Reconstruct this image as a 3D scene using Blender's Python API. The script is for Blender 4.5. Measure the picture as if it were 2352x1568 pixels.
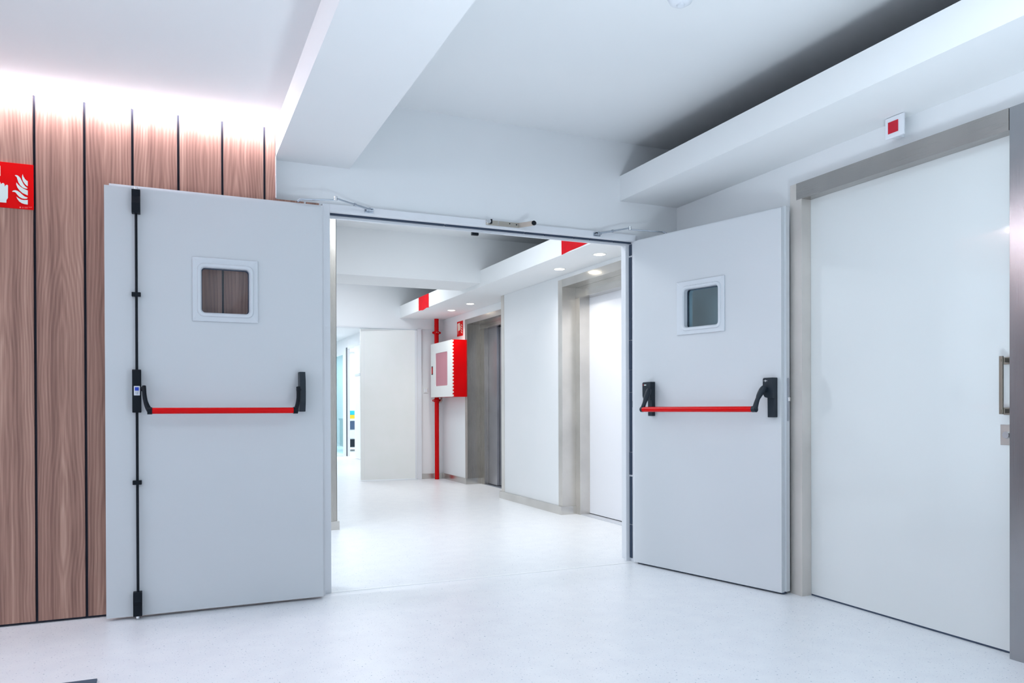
import bpy, bmesh, math, random
from mathutils import Vector, Matrix
random.seed(7)
for o in list(bpy.data.objects): bpy.data.objects.remove(o, do_unlink=True)
SC = bpy.context.scene
COL = SC.collection

# ------------------------------------------------------------------ camera
F_PX, YAW, PITCH, ROLL, CY, CAMH = 1763.81, -23.863, -0.2467, -0.1865, 939.56, 1.0251
cd = bpy.data.cameras.new('camera'); cam = bpy.data.objects.new('camera', cd); COL.objects.link(cam)
cd.sensor_width = 36.0; cd.lens = F_PX * 36.0 / 2352.0
cd.shift_y = (CY - 784.0) / 2352.0
cd.clip_start = 0.05; cd.clip_end = 100
_y, _p, _r = map(math.radians, (YAW, PITCH, ROLL))
fwd = Vector((-math.sin(_y) * math.cos(_p), math.cos(_y) * math.cos(_p), math.sin(_p)))
rt = Vector((math.cos(_y), math.sin(_y), 0)); up = rt.cross(fwd)
r2 = math.cos(_r) * rt + math.sin(_r) * up; u2 = -math.sin(_r) * rt + math.cos(_r) * up
mw = Matrix((r2, u2, -fwd)).transposed().to_4x4(); mw.translation = Vector((0, 0, CAMH))
cam.matrix_world = mw
SC.camera = cam

# ------------------------------------------------------------------ world, lamps, exposure
w = bpy.data.worlds.new('world'); SC.world = w; w.use_nodes = True
w.node_tree.nodes['Background'].inputs[0].default_value = (0.75, 0.86, 1.0, 1)
w.node_tree.nodes['Background'].inputs[1].default_value = 0.6
vs = SC.view_settings
vs.view_transform = 'Standard'; vs.look = 'None'; vs.gamma = 1; vs.use_curve_mapping = False
vs.exposure = 0.0

def area(name, loc, size, energy, color, rot=(0, 0, 0), size_y=None, spread=None):
    l = bpy.data.lights.new(name, 'AREA'); l.energy = energy; l.color = color
    l.size = size
    if size_y: l.shape = 'RECTANGLE'; l.size_y = size_y
    if spread: l.spread = math.radians(spread)
    o = bpy.data.objects.new(name, l); COL.objects.link(o); o.location = loc; o.rotation_euler = rot
    return o
COOL = (0.77, 0.905, 1.0); NEUT = (0.92, 0.96, 1.0)
LOBBY, CORR = 10, 21
for (x, y) in [(1.75, 1.4), (1.75, -0.9), (1.75, -3.2)]:
    area('lobby_ceiling_lamp', (x, y, 2.73), 0.6, LOBBY, COOL, size_y=0.6)
for (x, y) in [(-1.3, 1.6), (-1.3, -0.9), (-3.4, 1.6), (-3.4, -0.9)]:
    area('lobby_ceiling_lamp', (x, y, 2.51), 0.6, LOBBY * .8, COOL, size_y=0.6)
for (x, y, k) in [(-0.3, 5.35, 1.0), (1.7, 5.6, 1.0), (2.1, 9.1, .8)]:
    area('corridor_ceiling_lamp', (x, y, 2.73), 0.6, CORR * k, NEUT, size_y=0.6)
area('side_fill_light', (-5.0, -.2, 1.88), 6.0, 70, (.82, .90, 1.0), rot=(math.radians(90), 0, math.radians(-90)), size_y=1.1)  # unseen cool light added along the left wall; no entrance is there
area('back_fill_light', (-.8, -5.0, 1.35), 5.5, 8, (.80, .90, 1.0), rot=(math.radians(90), 0, 0), size_y=2.2)  # weak unseen fill added at the back wall, no window behind it
for (x, y, z, e) in [(1.6, 1.2, .40, 31), (1.6, -1.6, .40, 8), (-1.4, -.6, .55, 1.5), (.3, 5.5, 1.6, 17), (2.0, 9.3, 1.2, 5)]:   # unseen upward lights, added to brighten the ceilings
    area('upward_fill_light', (x, y, z), 0.5, e, COOL if x > 0 else (.72, .83, 1), rot=(math.pi, 0, 0), size_y=0.5)
for (x, y) in [(2.0, 12.5), (2.0, 15.5), (2.0, 18.5)]:
    area('hall_ceiling_lamp', (x, y, 2.43), 0.6, 38, NEUT, size_y=0.6)
for y in (15.6, 17.4, 19.2): area('ward_fill_light', (4.5, y, 2.43), 0.8, 42, NEUT, size_y=0.8)  # unseen lights added to brighten the room behind the glass partition

# ------------------------------------------------------------------ materials
MATS = {}
def mat(name, col, rough=.5, metal=0.0, emit=None, es=0, alpha=None, spec=None, trans=None, coat=None):
    m = bpy.data.materials.new(name); m.use_nodes = True
    b = m.node_tree.nodes['Principled BSDF']
    b.inputs['Base Color'].default_value = (*col, 1); b.inputs['Roughness'].default_value = rough
    b.inputs['Metallic'].default_value = metal
    if emit: b.inputs['Emission Color'].default_value = (*emit, 1); b.inputs['Emission Strength'].default_value = es
    if spec is not None: b.inputs['Specular IOR Level'].default_value = spec
    if coat: b.inputs['Coat Weight'].default_value = coat
    MATS[name] = m
    return m
def nodes(m): return m.node_tree.nodes, m.node_tree.links, m.node_tree.nodes['Principled BSDF']
def bump(m, scale, strength, dist=.001, detail=4):
    n, l, b = nodes(m)
    tc = n.new('ShaderNodeTexCoord'); t = n.new('ShaderNodeTexNoise'); t.inputs['Scale'].default_value = scale; t.inputs['Detail'].default_value = detail
    bp = n.new('ShaderNodeBump'); bp.inputs['Strength'].default_value = strength; bp.inputs['Distance'].default_value = dist
    l.new(tc.outputs['Object'], t.inputs['Vector']); l.new(t.outputs['Fac'], bp.inputs['Height']); l.new(bp.outputs['Normal'], b.inputs['Normal'])
    return m
def mottled(m, c1, c2, scale):
    n, l, b = nodes(m)
    tc = n.new('ShaderNodeTexCoord'); t = n.new('ShaderNodeTexNoise'); t.inputs['Scale'].default_value = scale; t.inputs['Detail'].default_value = 3
    r = n.new('ShaderNodeValToRGB'); r.color_ramp.elements[0].position = .35; r.color_ramp.elements[1].position = .65
    r.color_ramp.elements[0].color = (*c1, 1); r.color_ramp.elements[1].color = (*c2, 1)
    l.new(tc.outputs['Object'], t.inputs['Vector']); l.new(t.outputs['Fac'], r.inputs['Fac']); l.new(r.outputs['Color'], b.inputs['Base Color'])
    return m
PAINT = bump(mottled(mat('wall_paint', (.82, .84, .86), .6), (.81, .835, .855), (.83, .845, .865), 1.5), 180, .08)
CEIL = bump(mottled(mat('ceiling_paint', (.84, .86, .87), .8), (.83, .85, .865), (.85, .865, .875), 1.1), 150, .06)
DOORW = bump(mat('door_enamel', (.60, .625, .655), .38), 260, .12)
FRAMEW = mat('frame_enamel', (.76, .78, .82), .35)
BEZEL = bump(mat('window_bezel_enamel', (.62, .655, .70), .32), 300, .03)
PVCW = bump(mat('window_bezel_plastic', (.80, .83, .88), .3), 300, .03)
BLACK = bump(mat('black_plastic', (.004, .007, .012), .5, spec=.18), 500, .3)
CHAR = bump(mat('charcoal_plastic', (.012, .020, .030), .42, spec=.3), 500, .3)
SEAL = mat('dark_rubber_seal', (.03, .05, .09), .6)
RED = mottled(mat('red_lacquer', (.75, .005, .005), .25, spec=.16), (.66, .001, .003), (.62, .001, .003), 4)
REDM = mottled(mat('red_sign_plastic', (.82, .004, .006), .5, spec=.1), (.74, .001, .002), (.70, .001, .002), 6)
TAPE = mottled(mat('red_tape', (.72, .02, .03), .7, spec=.1), (.66, .008, .015), (.58, .008, .016), 14)
GLOWW = mottled(mat('pictogram_print', (.68, .78, .74), .5), (.67, .77, .73), (.70, .79, .76), 10)
WHITEP = mottled(mat('white_powdercoat', (.86, .88, .86), .4), (.85, .87, .85), (.87, .88, .87), 5)
CHROME = mat('chrome', (.75, .76, .78), .18, 1.0)
DULL = bump(mat('dull_zinc', (.42, .46, .52), .38, 1.0), 300, .2)
NICK = bump(mat('worn_nickel', (.46, .42, .37), .33, 1.0), 200, .3)
BLUE = mat('blue_print', (.01, .05, .5), .4)
BRASS = mat('nickel_brass', (.5, .47, .42), .35, 1.0)
TEAL = mat('teal_packet', (.02, .5, .6), .5)
YEL = mat('yellow_packet', (.85, .55, .02), .5)
NAVY = mat('navy_plastic', (.06, .10, .18), .5)
GLASSW = mat('white_back_painted_glass', (.67, .695, .70), .07, coat=.3)
LACQ = mat('white_lift_door_enamel', (.84, .85, .90), .28)
MAT_DK = bump(mat('dark_rubber_mat', (.05, .08, .12), .7), 300, .5)

def steel(name, col, rough, axis='Z', sc=(400, 400, 3)):
    m = mat(name, col, rough, 1.0); n, l, b = nodes(m)
    tc = n.new('ShaderNodeTexCoord'); mp = n.new('ShaderNodeMapping'); mp.inputs['Scale'].default_value = sc
    t = n.new('ShaderNodeTexNoise'); t.inputs['Scale'].default_value = 1.0; t.inputs['Detail'].default_value = 3
    mr = n.new('ShaderNodeMapRange'); mr.inputs[3].default_value = rough - .07; mr.inputs[4].default_value = rough + .09
    l.new(tc.outputs['Object'], mp.inputs['Vector']); l.new(mp.outputs['Vector'], t.inputs['Vector'])
    l.new(t.outputs['Fac'], mr.inputs[0]); l.new(mr.outputs[0], b.inputs['Roughness'])
    t2 = n.new('ShaderNodeTexNoise'); t2.inputs['Scale'].default_value = 3.0; t2.inputs['Detail'].default_value = 5
    r = n.new('ShaderNodeValToRGB'); r.color_ramp.elements[0].position = .3; r.color_ramp.elements[1].position = .7
    r.color_ramp.elements[0].color = (*[c * .9 for c in col], 1); r.color_ramp.elements[1].color = (*[min(1, c * 1.08) for c in col], 1)
    l.new(tc.outputs['Object'], t2.inputs['Vector']); l.new(t2.outputs['Fac'], r.inputs['Fac']); l.new(r.outputs['Color'], b.inputs['Base Color'])
    bp = n.new('ShaderNodeBump'); bp.inputs['Strength'].default_value = .12; bp.inputs['Distance'].default_value = .0005
    l.new(t.outputs['Fac'], bp.inputs['Height']); l.new(bp.outputs['Normal'], b.inputs['Normal'])
    return m
STEEL = steel('brushed_steel', (.68, .65, .61), .33)
STEELH = steel('brushed_steel_horizontal', (.62, .60, .57), .2, sc=(400, 3, 400))
STEELX = steel('brushed_steel_lengthwise', (.60, .575, .545), .35, sc=(3, 3, 400))
STEELD = steel('dark_brushed_steel', (.34, .345, .36), .3)
STEELS = steel('sliding_frame_steel', (.36, .365, .38), .22)
STEELSH = steel('sliding_frame_steel_horizontal', (.43, .41, .39), .24, sc=(400, 3, 400))
STEELJ = steel('door_jamb_steel', (.66, .625, .59), .5)
STEELJ.node_tree.nodes['Principled BSDF'].inputs['Metallic'].default_value = .45
NICKD = bump(mat('dull_nickel_handle', (.30, .28, .24), .35, 1.0), 200, .3)
STEELB = steel('lift_surround_steel', (.46, .435, .40), .28)
STEELBH = steel('lift_surround_steel_horizontal', (.50, .47, .44), .22, sc=(400, 3, 400))
DOORSTEEL = steel('lift_door_steel', (.50, .50, .54), .32)

def floor_mat():
    m = mat('speckled_vinyl_floor', (.8, .83, .86), .32); n, l, b = nodes(m)
    tc = n.new('ShaderNodeTexCoord')
    base = n.new('ShaderNodeValToRGB'); t0 = n.new('ShaderNodeTexNoise'); t0.inputs['Scale'].default_value = 9; t0.inputs['Detail'].default_value = 6
    base.color_ramp.elements[0].color = (.77, .79, .83, 1); base.color_ramp.elements[1].color = (.81, .83, .86, 1)
    base.color_ramp.elements[0].position = .3; base.color_ramp.elements[1].position = .65
    l.new(tc.outputs['Object'], t0.inputs['Vector']); l.new(t0.outputs['Fac'], base.inputs['Fac'])
    prev = base.outputs['Color']
    for sc, thr, col, seed in [(95, .37, (.30, .36, .46), 0), (62, .33, (.34, .42, .48), 5), (150, .37, (.45, .47, .56), 9), (210, .38, (.88, .90, .93), 13)]:
        mp = n.new('ShaderNodeMapping'); mp.inputs['Location'].default_value = (seed, seed * 1.7, 0)
        v = n.new('ShaderNodeTexNoise'); v.inputs['Scale'].default_value = sc; v.inputs['Detail'].default_value = 1.5
        l.new(tc.outputs['Object'], mp.inputs['Vector']); l.new(mp.outputs['Vector'], v.inputs['Vector'])
        mr = n.new('ShaderNodeMapRange'); mr.inputs[1].default_value = thr - .06; mr.inputs[2].default_value = thr - .13
        mr.inputs[3].default_value = 0; mr.inputs[4].default_value = 1; mr.clamp = True
        mr.inputs[1].default_value = thr - .05; mr.inputs[2].default_value = thr - .11
        l.new(v.outputs['Fac'], mr.inputs[0])
        mx = n.new('ShaderNodeMix'); mx.data_type = 'RGBA'; mx.inputs[7].default_value = (*col, 1)
        l.new(mr.outputs[0], mx.inputs[0]); l.new(prev, mx.inputs[6]); prev = mx.outputs[2]
    l.new(prev, b.inputs['Base Color'])
    t = n.new('ShaderNodeTexNoise'); t.inputs['Scale'].default_value = 400
    bp = n.new('ShaderNodeBump'); bp.inputs['Strength'].default_value = .15; bp.inputs['Distance'].default_value = .0006
    l.new(tc.outputs['Object'], t.inputs['Vector']); l.new(t.outputs['Fac'], bp.inputs['Height']); l.new(bp.outputs['Normal'], b.inputs['Normal'])
    return m
FLOOR = floor_mat()

GROOVE0, PITCHW = -0.5917, 0.2085
def wood_mat():
    m = mat('mauve_walnut_laminate', (.4, .25, .2), .5, spec=.3); n, l, b = nodes(m)
    tc = n.new('ShaderNodeTexCoord'); sx = n.new('ShaderNodeSeparateXYZ'); l.new(tc.outputs['Object'], sx.inputs[0])
    def math_(op, a, bb=None):
        q = n.new('ShaderNodeMath'); q.operation = op
        for i, v in enumerate((a, bb)):
            if v is None: continue
            if isinstance(v, (int, float)): q.inputs[i].default_value = v
            else: l.new(v, q.inputs[i])
        return q.outputs[0]
    k = math_('DIVIDE', math_('SUBTRACT', sx.outputs[0], GROOVE0), PITCHW)
    idx = math_('FLOOR', k); fr = math_('SUBTRACT', math_('FRACT', k), .5)   # -.5..5 across a plank
    wn = n.new('ShaderNodeTexWhiteNoise'); wn.noise_dimensions = '1D'; l.new(idx, wn.inputs['W'])
    off = math_('MULTIPLY', wn.outputs['Value'], 17.0)
    # cathedral figure: distance from plank axis bent by slow noise along the height
    vec = n.new('ShaderNodeCombineXYZ')
    l.new(math_('MULTIPLY', fr, .5), vec.inputs[0]); l.new(off, vec.inputs[1]); l.new(math_('ADD', math_('MULTIPLY', sx.outputs[2], .9), off), vec.inputs[2])
    ns = n.new('ShaderNodeTexNoise'); ns.inputs['Scale'].default_value = 1.6; ns.inputs['Detail'].default_value = 2.0; ns.inputs['Roughness'].default_value = .4
    l.new(vec.outputs[0], ns.inputs['Vector'])
    axis = math_('MULTIPLY', math_('SUBTRACT', wn.outputs['Value'], .5), .35)
    d = math_('ABSOLUTE', math_('SUBTRACT', fr, axis))
    field = math_('ADD', math_('MULTIPLY', math_('POWER', d, 1.25), 9.0), math_('MULTIPLY', ns.outputs['Fac'], 3.6))
    field = math_('ADD', field, math_('MULTIPLY', sx.outputs[2], .9))
    rings = math_('FRACT', math_('MULTIPLY', field, 1.7))
    tri = math_('ABSOLUTE', math_('SUBTRACT', rings, .5))       # 0..0.5
    # fine fibres
    mp = n.new('ShaderNodeMapping'); mp.inputs['Scale'].default_value = (330, 1, 5); l.new(tc.outputs['Object'], mp.inputs['Vector'])
    fib = n.new('ShaderNodeTexNoise'); fib.inputs['Scale'].default_value = 1; fib.inputs['Detail'].default_value = 4; l.new(mp.outputs['Vector'], fib.inputs['Vector'])
    mp2 = n.new('ShaderNodeMapping'); mp2.inputs['Scale'].default_value = (26, 1, .5); l.new(tc.outputs['Object'], mp2.inputs['Vector'])
    st = n.new('ShaderNodeTexNoise'); st.inputs['Scale'].default_value = 1; st.inputs['Detail'].default_value = 3; l.new(mp2.outputs['Vector'], st.inputs['Vector'])
    f = math_('ADD', math_('MULTIPLY', tri, .29), math_('ADD', math_('MULTIPLY', fib.outputs['Fac'], .40), math_('MULTIPLY', st.outputs['Fac'], .66)))
    cr = n.new('ShaderNodeValToRGB'); cr.color_ramp.elements[0].position = .44; cr.color_ramp.elements[1].position = .88
    cr.color_ramp.elements[0].color = (.225, .118, .094, 1); cr.color_ramp.elements[1].color = (.55, .355, .28, 1)
    e = cr.color_ramp.elements.new(.66); e.color = (.38, .215, .168, 1)
    l.new(f, cr.inputs['Fac']); l.new(cr.outputs['Color'], b.inputs['Base Color'])
    return m
WOOD = wood_mat()

def pane_mat(name, tint, refl=.08, rough=.02, clear=.8):
    """thin glazing: tinted see-through with a mirror-like coat"""
    m = bpy.data.materials.new(name); m.use_nodes = True; n = m.node_tree.nodes; l = m.node_tree.links; n.clear()
    out = n.new('ShaderNodeOutputMaterial'); tr = n.new('ShaderNodeBsdfTransparent'); tr.inputs[0].default_value = (*tint, 1)
    gl = n.new('ShaderNodeBsdfGlossy'); gl.inputs['Roughness'].default_value = rough
    lw = n.new('ShaderNodeLayerWeight'); lw.inputs['Blend'].default_value = .5
    pw = n.new('ShaderNodeMath'); pw.operation = 'POWER'; pw.inputs[1].default_value = 5; l.new(lw.outputs['Facing'], pw.inputs[0])
    ad = n.new('ShaderNodeMath'); ad.operation = 'MULTIPLY_ADD'; ad.inputs[1].default_value = .9; ad.inputs[2].default_value = .04; l.new(pw.outputs[0], ad.inputs[0])
    mx = n.new('ShaderNodeMixShader'); l.new(ad.outputs[0], mx.inputs[0]); l.new(tr.outputs[0], mx.inputs[1]); l.new(gl.outputs[0], mx.inputs[2])
    l.new(mx.outputs[0], out.inputs[0]); return m
PANE = pane_mat('clear_vision_glass', (.88, .90, .92))
PANEG = pane_mat('green_tinted_vision_glass', (.80, .90, .93))
PANEP = pane_mat('cabinet_acrylic', (.95, .8, .83), rough=.1)
def hazy():   # scratched, slightly milky acrylic: part see-through, part scattering
    n = PANEP.node_tree.nodes; l = PANEP.node_tree.links; out = n['Material Output']; old = out.inputs[0].links[0].from_socket
    d = n.new('ShaderNodeBsdfDiffuse'); d.inputs[0].default_value = (.72, .34, .40, 1); mx = n.new('ShaderNodeMixShader'); mx.inputs[0].default_value = .7
    l.new(old, mx.inputs[1]); l.new(d.outputs[0], mx.inputs[2]); l.new(mx.outputs[0], out.inputs[0])
hazy()
PANET = pane_mat('aqua_partition_glass', (.75, .93, .95))
def emis(name, col, s):
    m = bpy.data.materials.new(name); m.use_nodes = True; n = m.node_tree.nodes; l = m.node_tree.links; n.clear()
    out = n.new('ShaderNodeOutputMaterial'); e = n.new('ShaderNodeEmission'); e.inputs[0].default_value = (*col, 1); e.inputs[1].default_value = s
    l.new(e.outputs[0], out.inputs[0]); return m
LED = emis('led_diffuser', (.95, .90, 1.0), 66)
SPOT = emis('downlight_diffuser', (1.0, .93, .80), 12)

# ------------------------------------------------------------------ mesh helpers
class B:
    def __init__(s): s.bm = bmesh.new()
    def box(s, x0, y0, z0, x1, y1, z1):
        x0, x1 = sorted((x0, x1)); y0, y1 = sorted((y0, y1)); z0, z1 = sorted((z0, z1))
        v = [s.bm.verts.new(p) for p in ((x0, y0, z0), (x1, y0, z0), (x1, y1, z0), (x0, y1, z0), (x0, y0, z1), (x1, y0, z1), (x1, y1, z1), (x0, y1, z1))]
        for f in ((0, 3, 2, 1), (4, 5, 6, 7), (0, 1, 5, 4), (1, 2, 6, 5), (2, 3, 7, 6), (3, 0, 4, 7)): s.bm.faces.new([v[i] for i in f])
        return s
    def prism(s, pts, d):
        """closed outline pts (3-D, planar), extruded by vector d"""
        d = Vector(d); a = [s.bm.verts.new(p) for p in pts]; b = [s.bm.verts.new(Vector(p) + d) for p in pts]
        s.bm.faces.new(a); s.bm.faces.new(b[::-1]); n = len(a)
        for i in range(n): s.bm.faces.new((a[i], b[i], b[(i + 1) % n], a[(i + 1) % n]))
        return s
    def rings(s, loops, close=False):
        """bridge successive loops of equal length; caps are left open unless close"""
        vs_ = [[s.bm.verts.new(p) for p in L] for L in loops]; n = len(vs_[0])
        for A, C in zip(vs_, vs_[1:]):
            for i in range(n): s.bm.faces.new((A[i], A[(i + 1) % n], C[(i + 1) % n], C[i]))
        if close: s.bm.faces.new(vs_[0][::-1]); s.bm.faces.new(vs_[-1])
        return s
    def tube(s, pts, r, n=14, ry=None, refv=(0, 0, 1)):
        """swept tube through pts; r may be a list"""
        pts = [Vector(p) for p in pts]; rr = r if isinstance(r, (list, tuple)) else [r] * len(pts)
        loops = []
        for i, p in enumerate(pts):
            t = (pts[min(i + 1, len(pts) - 1)] - pts[max(i - 1, 0)]).normalized()
            a = t.cross(Vector(refv))
            if a.length < 1e-3: a = t.cross(Vector((0, 1, 0)))
            a.normalize(); b = t.cross(a).normalized(); k = (ry or 1.0)
            loops.append([p + a * math.cos(q) * rr[i] + b * math.sin(q) * rr[i] * k for q in (2 * math.pi * j / n for j in range(n))])
        return s.rings(loops, True)
    def build(s, name, m, parent=None, bevel=0, smooth=False, seg=2, **tags):
        bm = s.bm; bmesh.ops.recalc_face_normals(bm, faces=bm.faces[:])
        me = bpy.data.meshes.new(name); bm.to_mesh(me); bm.free(); me.materials.append(m)
        o = bpy.data.objects.new(name, me); COL.objects.link(o)
        if parent: o.parent = parent
        if bevel:
            md = o.modifiers.new('bevel', 'BEVEL'); md.width = bevel; md.segments = seg; md.limit_method = 'ANGLE'; md.angle_limit = math.radians(40)
        if smooth:
            for p in me.polygons: p.use_smooth = True
            md = o.modifiers.new('es', 'EDGE_SPLIT'); md.split_angle = math.radians(38)
        for k, v in tags.items(): o[k] = v
        return o
def tag(o, label, cat, group=None, kind=None):
    o['label'] = label; o['category'] = cat
    if group: o['group'] = group
    if kind: o['kind'] = kind
    return o
def empty(name, loc=(0, 0, 0), rz=0):
    o = bpy.data.objects.new(name, None); COL.objects.link(o); o.location = loc; o.rotation_euler = (0, 0, rz); o.empty_display_size = .1
    return o
def rrect(u0, u1, z0, z1, r, k=6):
    """rounded rectangle outline as (u, z) pairs"""
    out = []
    for cx, cz, a0 in ((u1 - r, z1 - r, 0), (u0 + r, z1 - r, 90), (u0 + r, z0 + r, 180), (u1 - r, z0 + r, 270)):
        for j in range(k + 1):
            a = math.radians(a0 + 90 * j / k); out.append((cx + r * math.cos(a), cz + r * math.sin(a)))
    return out
def struct(name, bb, m, label, cat, **kw):
    return tag(bb.build(name, m, **kw), label, cat, kind='structure')

# ------------------------------------------------------------------ measured places
YW = 4.30            # front face of the wall that holds the double door
YB = 4.44            # its back face
HC = 2.742           # ceiling
XR = 3.125           # right-hand lobby wall
# ================================================================== STRUCTURE
struct('floor', B().box(-5.2, -5.2, -.1, 6.2, 22.2, 0), FLOOR, 'pale grey-white speckled vinyl floor running through the double door', 'floor')
struct('ceiling', B().box(.913, -5.2, HC, 4.6, 10.45, HC + .1).box(-1.7, 4.3, HC, .913, 10.45, HC + .1), CEIL,
       'plain white plasterboard ceiling above the double door and corridor', 'ceiling')
struct('ceiling_lower', B().box(-5.2, -5.2, 2.52, .508, 4.185, 2.60), CEIL, 'lower white ceiling left of the beam, over the timber panelling', 'ceiling')
# planked wall
b = B()
def plank(x0, x1, z0, z1): b.box(x0, 4.238, z0, x1, 4.252, z1)
for k in range(-20, 5):
    x = GROOVE0 + PITCHW * k; plank(x + .0058, x + PITCHW - .0058, .012, 2.70)
plank(GROOVE0 + PITCHW * 5 + .0058, .505, .012, 2.70)
struct('wall_left', b, WOOD, 'mauve-brown walnut-look vertical panelling with narrow dark joints, behind the left leaf', 'wall panelling')
struct('wall_left_end', B().box(.506, 4.238, .012, .6535, 4.252, 2.128).box(.6651, 4.238, .012, .734, 4.252, 2.128), WOOD, 'short run of walnut-look panelling under the white wall, hidden behind the left leaf', 'wall panelling')
struct('trim_backing', B().box(-4.8, 4.253, 0, .498, 4.299, 2.72).box(.498, 4.253, 0, .734, 4.299, 2.120), mat('black_joint_backing', (.008, .012, .03), .7),
       'black backing seen through the panelling joints', 'panel joint')
struct('trim_edge', B().box(.506, 4.222, 2.130, .5085, 4.298, 2.352), mat('white_edge_profile', (.9, .9, .92), .4),
       'thin bright white edge strip between timber panelling and white wall', 'edge trim')
# double-door wall
b = B().box(-5.2, YW, 0, .755, YB, 2.80).box(2.83, YW, 0, 3.36, YB, 2.80).box(.755, YW, 2.14, 2.83, YB, 2.80).box(3.36, YW, 2.42, 4.6, YB, 2.80)
struct('wall_front', b, PAINT, 'white wall above and around the open double door', 'wall')
# right-hand lobby wall with the sliding door opening
b = B().box(XR, -5.2, 0, XR + .12, 1.20, 2.36).box(XR, 1.20, 2.14, XR + .12, 3.17, 2.36).box(XR, 3.17, 0, XR + .12, YW, 2.36)
struct('wall_right', b, PAINT, 'white wall around the wide sliding door', 'wall')
COVE_SHADE = mat('cove_shade_grey', (.16, .18, .21), .9)  # dark grey puts the shade of the coves into the surface colour
struct('wall_cove', B().box(3.9, -5.2, 2.36, 4.0, YW, 2.742), COVE_SHADE, 'back wall of the recess above the right-hand bulkhead, coloured dark for its shade', 'recess')
struct('trim_cove_shade', B().box(2.708, -5.1, 2.381, 3.898, YW - .002, 2.386).box(2.935, YB + .002, 2.271, 3.858, 10.39, 2.276), COVE_SHADE, 'added dark sheet on top of the bulkheads, deepening the shade in the recess', 'recess')  # added sheet, dark so that less light bounces inside the coves
# beam and bulkheads
struct('trim_beam', B().box(.508, -5.2, 2.353, .913, YW, 2.80), CEIL, 'white boxed beam running along the lobby ceiling from above the left leaf', 'ceiling beam')
struct('trim_bulkhead', B().box(2.676, -5.2, 2.358, 2.706, YW, 2.520).box(2.706, -5.2, 2.358, 3.90, YW, 2.380), CEIL,
       'long white bulkhead under the ceiling above the sliding door', 'bulkhead')
# closing walls of the lobby behind the camera
struct('wall_side', B().box(-5.2, -5.2, 0, -5.1, YW, 2.60), PAINT, 'white side wall of the lobby, out of view', 'wall')
struct('wall_back', B().box(-5.1, -5.2, 0, 4.0, -5.1, 2.80), PAINT, 'white back wall of the lobby, out of view', 'wall')
# corridor
struct('wall_corridor_left', B().box(-1.7, YB, 0, -1.6, 6.44, 2.80), PAINT, 'white side wall of the corridor, out of view', 'wall')
struct('wall_corridor_return', B().box(-1.7, 6.44, 0, 1.249, 6.56, 2.80).box(1.13, 6.56, 0, 1.249, 10.40, 2.80), PAINT, 'white wall end just beyond the left door jamb', 'wall')
struct('trim_corner', B().box(1.195, 6.437, .07, 1.252, 6.440, 2.742).box(1.249, 6.437, .07, 1.252, 6.49, 2.742), STEELB,
       'tall stainless corner guard just beyond the left door jamb', 'corner guard')
struct('baseboard_left', B().box(-1.6, 6.422, 0, 1.268, 6.436, .072).box(1.253, 6.436, 0, 1.268, 10.39, .072), STEELX,
       'low stainless skirting at the foot of the corner guard beyond the left jamb', 'skirting')
struct('trim_corridor_beam', B().box(1.25, 7.350, 2.287, 2.90, 7.925, 2.742).box(2.90, 7.350, 2.42, 3.86, 7.925, 2.742).box(-1.6, 6.60, 2.287, 1.12, 7.925, 2.742), CEIL,
       'white beam crossing the corridor ceiling beyond the double door', 'ceiling beam')
struct('trim_corridor_bulkhead', B().box(2.90, YB, 2.250, 2.93, 10.40, 2.417).box(2.93, YB, 2.250, 3.86, 10.40, 2.270), CEIL,
       'white bulkhead with downlights running above the lift doors', 'bulkhead')
struct('wall_corridor_cove', B().box(3.86, YB, 2.25, 3.96, 10.40, 2.742), COVE_SHADE, 'back wall of the recess above the corridor bulkhead, coloured dark for its shade', 'recess')
# corridor right wall pieces: near stub, pillar, wall past the second lift, heads over the lifts
b = B().box(3.36, YB, 0, 3.96, 5.05, 2.249).box(3.36, 5.05, 2.212, 3.86, 6.42, 2.249)
b.box(3.36, 6.42, 0, 3.96, 7.88, 2.249)
b.box(3.53, 7.88, 2.160, 3.86, 9.50, 2.249).box(3.53, 9.50, 0, 3.96, 10.43, 2.249)
b.box(3.86, 5.05, 0, 3.96, 6.42, 2.249).box(3.90, 7.88, 0, 3.96, 9.50, 2.249)
struct('wall_corridor_right', b, PAINT, 'white corridor wall with the projecting pillar between the two lifts', 'wall')
struct('trim_pillar_corner', B().box(3.357, 7.80, .078, 3.360, 7.883, 2.249), STEEL, 'narrow stainless guard on the far edge of the white pillar', 'corner guard')
struct('baseboard_pillar', B().box(3.334, 6.402, 0, 3.357, 7.893, .078).box(3.357, 6.402, 0, 3.515, 6.4185, .078), STEELH,
       'stainless skirting wrapping the foot of the white pillar', 'skirting')
struct('baseboard_far', B().box(3.512, 9.435, 0, 3.5295, 10.40, .078).box(3.5295, 9.435, 0, 3.735, 9.4485, .078), STEELH,
       'stainless skirting below the hose cabinet, wrapping to the far lift', 'skirting')
struct('baseboard_niche', B().box(3.215, 10.405, 0, 3.51, 10.428, .072), STEELX, 'short stainless skirting behind the red pipe', 'skirting')
# far wall with its doorway
b = B().box(1.25, 10.40, 0, 1.62, 10.52, 2.742).box(1.62, 10.40, 2.100, 3.15, 10.52, 2.742).box(3.15, 10.40, 0, 3.212, 10.52, 2.742)
b.box(3.212, 10.43, 0, 3.96, 10.52, 2.742).box(3.212, 10.40, 2.108, 3.96, 10.43, 2.742)
struct('wall_far', b, PAINT, 'white wall at the corridor end holding the far doorway', 'wall')
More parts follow.
